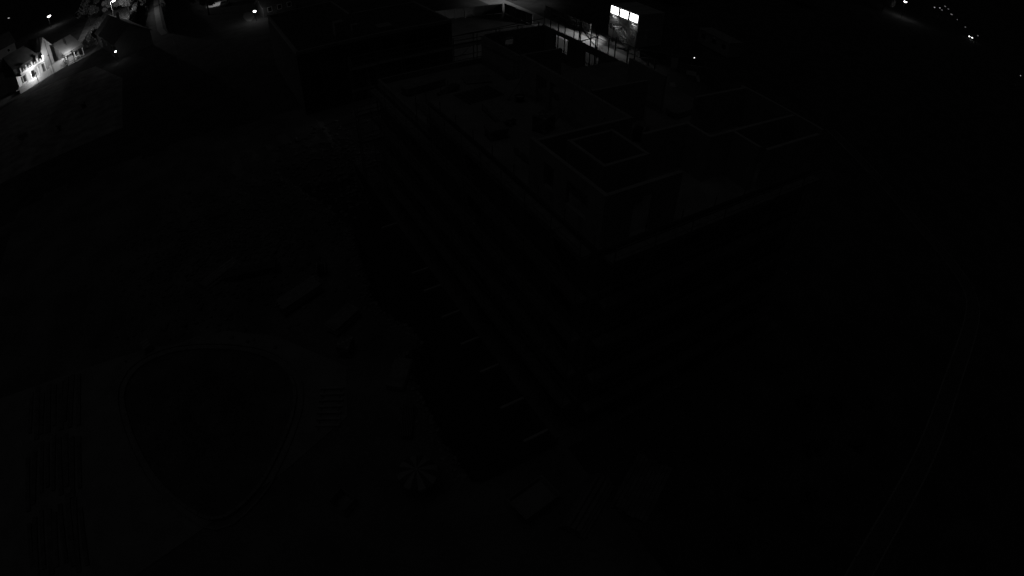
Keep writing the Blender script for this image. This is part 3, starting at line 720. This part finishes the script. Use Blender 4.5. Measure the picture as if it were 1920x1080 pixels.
tree((-37, 205, 0), 8, 3.6, 'dark tree left of the lit bank', seed=5); tree((-16.5, 196, 0), 7, 2.2, 'slim tree between the lit bank and the narrow lane', seed=6, n=1500)
tree((-61, 165, 0), 8, 3.8, 'dark tree behind the left end of the floodlit house', seed=7)
tree((2.5, 158, 0), 8, 3.2, 'dark tree left of the pale parked car', seed=8); tree((21, 152, 0), 9, 3.8, 'dark tree right of the garage lamp', seed=9)
tree((100, 96, 0), 9, 4.2, 'dark tree behind the dim cabin', seed=10); tree((-30, 172, 0), 4, 1.8, 'small tree behind the dark gabled roof', seed=12, n=1200)
tree((72, 118, 0), 8, 3.4, 'dark tree right of the lit lane at the top edge', seed=13); tree((150, 92, 0), 10, 5, 'lone dark tree far right of the cabin', seed=14)
k = 0
for x, y, r, h, lab in [(31.6, 6.4, 1.3, 1.5, 'largest shrub on the lawn inside the bend of the footpath'), (29.2, 8.1, .9, 1.1, 'low shrub left of the largest lawn shrub'), (33.9, 5.0, .8, 1.0, 'low shrub right of the largest lawn shrub'),
                        (27.0, 5.2, .9, 1.0, 'round shrub on the lawn nearer than the largest one'), (20.6, 5.4, .8, .9, 'small shrub near the board stack on the lawn'), (23.9, 3.0, .9, 1.1, 'shrub close to the kerb of the footpath'),
                        (30.0, 3.0, .7, .8, 'smallest shrub in the middle of the lawn'), (17.6, 3.4, 1.0, 1.1, 'shrub at the bottom edge of the lawn'), (-37.8, 105.8, 1.9, 1.6, 'dark round shrub alone on the pale field'),
                        (-25.5, 110, .7, .9, 'tiny shrub on the right half of the pale field'), (-29.5, 102.5, .6, .9, 'tiny shrub in the middle of the pale field')]:
    k += 1; shrub((x, y, 0), r, h, lab, 'leaf', 20+k)
# grass of lawn and lit bank
def grass(name, label, n, fn, hmin, hmax, m='leaf_light'):
    vs, fs = [], []
    for _ in range(n):
        x, y = fn(); h = random.uniform(hmin, hmax); a = random.random()*6.28; w = h*.16; dx, dy = math.cos(a)*w, math.sin(a)*w; lx, ly = random.gauss(0, h*.25), random.gauss(0, h*.25); i = len(vs)
        vs += [(x-dx, y-dy, 0), (x+dx, y+dy, 0), (x+lx, y+ly, h)]; fs.append((i, i+1, i+2))
    me = bpy.data.meshes.new(name); me.from_pydata(vs, [], fs); me.materials.append(M[m]); o = bpy.data.objects.new(name, me); COL.objects.link(o); return tag(o, label, None, None, 'stuff')
grass('lawn_grass', 'rough grass of the lawn right of the block', 30000, lambda: (random.uniform(15, 46), random.uniform(-6, 13)), .05, .22)
grass('loop_weeds', 'patchy weeds inside the kerbed loop', 5000, lambda: (lambda a, r: (-7.8+math.cos(a)*r*5.4, 28.6+math.sin(a)*r*6.2))(random.random()*6.28, (.35+.65*random.random())**1.0*(.55+.45*abs(math.sin(random.choice((0, 1, 2, 3))*1.7)))), .05, .3, 'leaf')
grass('bank_grass', 'tall grass on the bank under the street lamp', 16000, lambda: (random.uniform(-36, -16), random.triangular(165, 235, 188)), .15, .8, 'leaf_light')

def hedge(a, b, w, h, label, seed):
    a = Vector(a); b = Vector(b); d = b-a; t = thing('garden_hedge', (a.x, a.y, 0), label, 'hedge', 'hedges by the narrow lane', math.atan2(d.y, d.x)); rnd = random.Random(seed)
    bb = MB(); bb.box(.2, d.length-.2, -w*.36, w*.36, 0, h*.88); bb.build('inner_twigs', 'bark', t)
    vs, fs = [], []
    for _ in range(int(d.length*70)):
        f = rnd.choice((0, 1, 2)); x = rnd.uniform(0, d.length)
        y, z = (rnd.uniform(-w/2, w/2), h*rnd.uniform(.86, 1.06)) if f == 0 else ((w/2 if f == 1 else -w/2)*rnd.uniform(.75, 1.08), rnd.uniform(.05, h))
        p = Vector((x, y, z)); u = Vector((rnd.gauss(0, 1), rnd.gauss(0, 1), rnd.gauss(0, 1))).normalized(); v = u.orthogonal().normalized(); s_ = rnd.uniform(.15, .34); i = len(vs)
        vs += [tuple(p-u*s_), tuple(p+v*s_*.6), tuple(p+u*s_), tuple(p-v*s_*.6)]; fs.append((i, i+1, i+2, i+3))
    me = bpy.data.meshes.new('foliage'); me.from_pydata(vs, [], fs); me.materials.append(M['leaf']); o = bpy.data.objects.new('foliage', me); COL.objects.link(o); o.parent = t
    return t
hedge((-7.9, 150), (-12.2, 214), 1.2, 2.6, 'dark hedge along the right side of the narrow lit lane', 71)
hedge((-19.3, 172), (-20.6, 226), 1.4, 3.0, 'tall dark hedge ending the lit bank on its right', 73)
# ------------------------------------------------------------------ floodlit house and its neighbour, top left
HO = Vector((-48.1, 143.8, 0)); HA = R(45)
def house_part(par, name, m, s0, s1, n0, n1, z0, z1): return block(name, m, par, ((s0+s1)/2, (n0+n1)/2, (z0+z1)/2), (s1-s0, n1-n0, z1-z0))
# local frame: x along the front, y = depth away from the camera
ha = thing('veranda_house', HO, 'floodlit house with white balcony balustrade over a bright veranda', 'house', None, HA)
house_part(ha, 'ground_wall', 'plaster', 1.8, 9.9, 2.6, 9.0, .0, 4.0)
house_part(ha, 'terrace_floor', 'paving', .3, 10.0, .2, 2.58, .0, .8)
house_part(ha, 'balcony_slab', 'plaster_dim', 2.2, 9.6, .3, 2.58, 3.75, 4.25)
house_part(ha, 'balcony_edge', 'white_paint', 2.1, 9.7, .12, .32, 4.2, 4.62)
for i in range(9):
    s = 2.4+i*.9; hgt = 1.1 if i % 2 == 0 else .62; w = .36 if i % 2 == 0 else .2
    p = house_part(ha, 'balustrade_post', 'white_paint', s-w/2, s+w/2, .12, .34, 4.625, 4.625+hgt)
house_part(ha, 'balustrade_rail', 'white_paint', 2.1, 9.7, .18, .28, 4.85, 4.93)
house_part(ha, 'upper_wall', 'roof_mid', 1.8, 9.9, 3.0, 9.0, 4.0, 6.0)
b = MB(); b.solid([(1.6, 2.5, 5.8), (1.6, 6.2, 9.4), (1.6, 9.9, 5.8)], [(10.0, 2.5, 5.8), (10.0, 6.2, 9.4), (10.0, 9.9, 5.8)]); b.build('roof', 'roof_dark', ha)
w = house_part(ha, 'window', 'dark_frame', 3.0, 4.3, 2.5, 2.62, 1.5, 3.2); block('pane', 'glass', w, (0, -.4, 0), (.86, .4, .88)); block('sill', 'white_paint', w, (0, -.9, -.56), (1.1, 2.4, .06))
w = house_part(ha, 'window', 'dark_frame', 6.0, 7.2, 2.5, 2.62, 1.5, 3.1); block('pane', 'glass', w, (0, -.4, 0), (.86, .4, .88)); block('sill', 'white_paint', w, (0, -.9, -.56), (1.1, 2.4, .06))
d = house_part(ha, 'door', 'white_paint', 8.3, 9.5, 2.46, 2.62, .82, 3.2); block('door_handle', 'steel', d, (-.4, -.6, 0), (.08, .3, .03))
for s in (2.3, 4.9, 7.4, 9.6): rod('veranda_column', 'white_paint', ha, (s, .35, .8), (s, .35, 3.75), .09)
for k in range(6): house_part(ha, 'stair_step', 'paving', 6.2, 7.6, .22-(k+1)*.0-.0, .6+k*.22, .8+k*.0, .86+k*.17) if False else None
# boarded parapet in front
par = thing('board_parapet', HO, 'bright wall of horizontal boards running along the front of the floodlit house', 'wall', None, HA)
for k in range(6):
    for j in range(4): house_part(par, 'board', 'pale_board', .2+j*2.6, .2+j*2.6+2.57, -.02, .06, .05+k*.28, .05+k*.28+.25)
for j in range(5): house_part(par, 'post', 'plaster_dim', .12+j*2.58, .22+j*2.58, .07, .16, 0, 1.75)
gw = thing('garden_wall', HO+Vector((.7071*10.7, .7071*10.7, 0)), 'lit low garden wall between the floodlit house and the bright porch', 'wall', None, HA)
for k in range(5):
    for j in range(3): house_part(gw, 'wall_course', 'plaster', j*1.62, j*1.62+1.6, 0, .3, k*.45, k*.45+.44)
house_part(gw, 'coping', 'kerb', -.05, 4.95, -.06, .36, 2.25, 2.33)
# gable tower
gt = thing('gable_house', HO+Vector((.7071*10.1, .7071*10.1, 0)), 'narrow tall gabled house front next to the floodlit veranda', 'house', None, HA)
b = MB(); b.solid([(0, 1.0, 0), (2.9, 1.0, 0), (2.9, 1.0, 7.3), (1.3, 1.0, 9.6), (0, 1.0, 6.9)], [(0, 8, 0), (2.9, 8, 0), (2.9, 8, 7.3), (1.3, 8, 9.6), (0, 8, 6.9)]); b.build('wall', 'roof_mid', gt)
b = MB(); b.solid([(1.3, .6, 9.62), (1.3, .6, 9.85), (3.35, .6, 6.95), (3.25, .6, 6.78)], [(1.3, 8.3, 9.62), (1.3, 8.3, 9.85), (3.35, 8.3, 6.95), (3.25, 8.3, 6.78)]); b.build('roof', 'roof_mid', gt)
b = MB(); b.solid([(1.3, .6, 9.62), (1.3, .6, 9.85), (-.35, .6, 6.5), (-.25, .6, 6.35)], [(1.3, 8.3, 9.62), (1.3, 8.3, 9.85), (-.35, 8.3, 6.5), (-.25, 8.3, 6.35)]); b.build('roof', 'roof_mid', gt)
# porch house
hb = thing('porch_house', HO+Vector((.7071*15.8, .7071*15.8, 0)), 'house with a plain lit roof slope and a bright cluttered porch', 'house', None, HA)
house_part(hb, 'wall', 'plaster', .2, 6.0, 2.0, 8.5, 0, 3.0)
b = MB(); b.solid([(-.2, -.3, 3.0), (-.2, 4.4, 6.2), (-.2, 9.2, 3.0)], [(6.4, -.3, 3.0), (6.4, 4.4, 6.2), (6.4, 9.2, 3.0)]); rf = b.build('roof', 'roof_light', hb)
block('roof_vent', 'dark_frame', rf, (2.8, 1.9, 4.75), (.4, .4, .5)); house_part(hb, 'eave_board', 'dark_timber', -.2, 6.4, -.42, -.3, 2.35, 3.0)
for s in (.3, 3.2, 6.1): rod('porch_post', 'white_paint', hb, (s, .0, 0), (s, .0, 2.95), .1)
w = house_part(hb, 'window', 'white_paint', 3.6, 5.2, 1.9, 2.02, .9, 2.2); block('pane', 'glass', w, (0, -.4, 0), (.88, .4, .86))
d = house_part(hb, 'door', 'dark_timber', 1.2, 2.2, 1.92, 2.02, .1, 2.15); block('door_handle', 'steel', d, (.35, -.8, 0), (.08, .6, .03))
house_part(hb, 'porch_floor', 'paving', 0, 6.3, -.2, 1.98, 0, .12)
tb = thing('garden_table', HO+Vector((.7071*19.4+.5*.7, .7071*19.4-.5*.7, .12)), 'pale garden table under the bright porch', 'table', None, HA)
block('top', 'white_paint', tb, (0, 0, .73), (1.5, .85, .05))
for x in (-.65, .65):
    for y in (-.35, .35): block('leg', 'white_paint', tb, (x, y, .35), (.06, .06, .7))
for i, (s, nn, r, lab) in enumerate([(15.3, .6, .9, 'leafy shrub glowing at the left corner of the porch'), (16.4, -.3, .7, 'smaller glowing shrub just right of the corner shrub'), (13.6, -.5, .45, 'little shrub before the lit garden wall')]):
    p = HO+Vector((.7071*(s+nn), .7071*(s-nn), 0)); shrub(p, r, 2.2*r, lab, 'leaf_light', 50+i)
pl_ = thing('potted_plant', HO+Vector((.7071*14.9+1.0, .7071*14.9-1.0, 0)), 'small pale potted plant in front of the glowing shrubs', 'plant')
b = MB(); b.lathe([(0, 0), (.2, 0), (.28, .45), (.3, .45), (.3, .5), (.24, .5), (.2, .4), (0, .4)], 12); b.build('pot', 'white_paint', pl_); leaf_crown((0, 0, .8), .35, .4, 150, 'leaf_light', 'foliage', pl_, .14, 61)
# dark hedge wall in front of the boards hides the ground strip between
# floodlights on two poles, aimed at the houses
def flood(s, y, h, hp, power, label, tilt, size=140, blend=.6, turn=0):
    p = HO+Vector((.7071*s-.7071*y, .7071*s+.7071*y, 0)); t = thing('floodlight_pole', p, label, 'floodlight', 'floodlight poles', HA)
    rod('pole', 'dark_frame', t, (0, 0, 0), (0, 0, hp), .07); rod('pole_stay', 'dark_frame', t, (.35, 0, 0), (.06, 0, min(hp, h)), .03)
    block('lamp_housing', 'dark_frame', t, (0, .12, h), (.5, .2, .35)); block('lens', 'lamp_small', t, (0, .235, h), (.42, .02, .27))
    ld = bpy.data.lights.new('flood_light', 'SPOT'); ld.energy = power; ld.spot_size = R(size); ld.spot_blend = blend; ld.shadow_soft_size = .12
    lo_ = bpy.data.objects.new('flood_light', ld); COL.objects.link(lo_); lo_.parent = t; lo_.location = (0, .3, h); lo_.rotation_euler = (R(90+tilt), 0, turn)
    return t
flood(5.2, -1.6, 2.9, 3.6, 620, 'low floodlight pole in front of the veranda', 6, 172, .1)
flood(10.3, -1.8, 5.2, 9.3, 520, 'tall dark pole with a floodlight before the narrow gable', 0, 172, .1)
flood(16.8, -2.6, 3.2, 3.6, 520, 'floodlight pole in front of the bright porch', 0, 172, .1, turn=R(-15))
# dark gabled house before the lit bank, and two far roofs
def gable_house(loc, rz, L, W, H, RH, label, m='roof_tile', wallm='plaster_dim'):
    t = thing('gabled_house', loc, label, 'house', 'dark houses', rz)
    b = MB(); b.solid([(0, -W/2, 0), (0, W/2, 0), (0, W/2, H), (0, 0, H+RH*.93), (0, -W/2, H)], [(L, -W/2, 0), (L, W/2, 0), (L, W/2, H), (L, 0, H+RH*.93), (L, -W/2, H)]); b.build('wall', wallm, t)
    for s in (-1, 1):
        e = W/2+.5; zz = H-.5*RH/(W/2)
        b = MB(); b.solid([(-.4, 0, H+RH), (-.4, s*e, zz), (-.4, s*e, zz+.18), (-.4, 0, H+RH+.2)], [(L+.4, 0, H+RH), (L+.4, s*e, zz), (L+.4, s*e, zz+.18), (L+.4, 0, H+RH+.2)]); r = b.build('roof', m, t)
    block('chimney', 'plaster_dim', t, (L*.3, W*.12, H+RH), (.7, .7, 1.8))
    for i in range(3):
        w = block('window', 'white_paint', t, (L*(.2+.3*i), -W/2-.02, H*.6), (1.1, .06, 1.2)); block('pane', 'glass', w, (0, -.4, 0), (.84, .4, .84))
    d = block('door', 'dark_timber', t, (L*.35, -W/2-.02, 1.05), (1.0, .06, 2.1)); block('door_handle', 'steel', d, (.35, -.8, 0), (.08, .6, .03))
    return t
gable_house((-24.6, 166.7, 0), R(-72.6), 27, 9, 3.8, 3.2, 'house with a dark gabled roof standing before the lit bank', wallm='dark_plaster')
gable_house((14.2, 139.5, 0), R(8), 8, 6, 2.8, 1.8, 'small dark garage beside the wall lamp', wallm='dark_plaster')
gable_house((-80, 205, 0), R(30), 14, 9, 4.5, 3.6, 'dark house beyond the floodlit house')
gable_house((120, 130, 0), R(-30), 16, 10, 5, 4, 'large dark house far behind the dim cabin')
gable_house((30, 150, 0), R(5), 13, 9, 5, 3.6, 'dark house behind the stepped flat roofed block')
def wall_lamp(loc, h, label, glow, power, size):
    t = thing('bollard_lamp', loc, label, 'lamp'); rod('post', 'steel', t, (0, 0, 0), (0, 0, h), .06)
    b = MB(); b.lathe([(0, h), (size*.6, h+.02), (size, h+size*.7), (size*.7, h+size*1.3), (0, h+size*1.35)], 12); b.build('lamp_globe', glow, t)
    b = MB(); b.lathe([(size*1.15, h+size*1.3), (0, h+size*1.75)], 12); b.build('lamp_cap', 'dark_frame', t)
    if power:
        ld = bpy.data.lights.new('lamp_light', 'POINT'); ld.energy = power; ld.shadow_soft_size = size
        lo_ = bpy.data.objects.new('lamp_light', ld); COL.objects.link(lo_); lo_.parent = t; lo_.location = (0, 0, h+size*2.6)
    return t
wall_lamp((12.5, 135.2, 0), 2.2, 'bright globe lamp beside the small dark garage', 'lamp_glow', 40, .36)
wall_lamp((-20.6, 136.0, 0), 2.6, 'small bright globe lamp right of the pale field', 'lamp_glow', 2, .26)
mp = thing('marker_pole', (-6.0, 117, 0), 'thin pole with a faint glint left of the dark trees', 'pole')
rod('pole', 'galv', mp, (0, 0, 0), (0, 0, 5.0), .06); block('cap', 'galv', mp, (0, 0, 5.03), (.16, .16, .06))
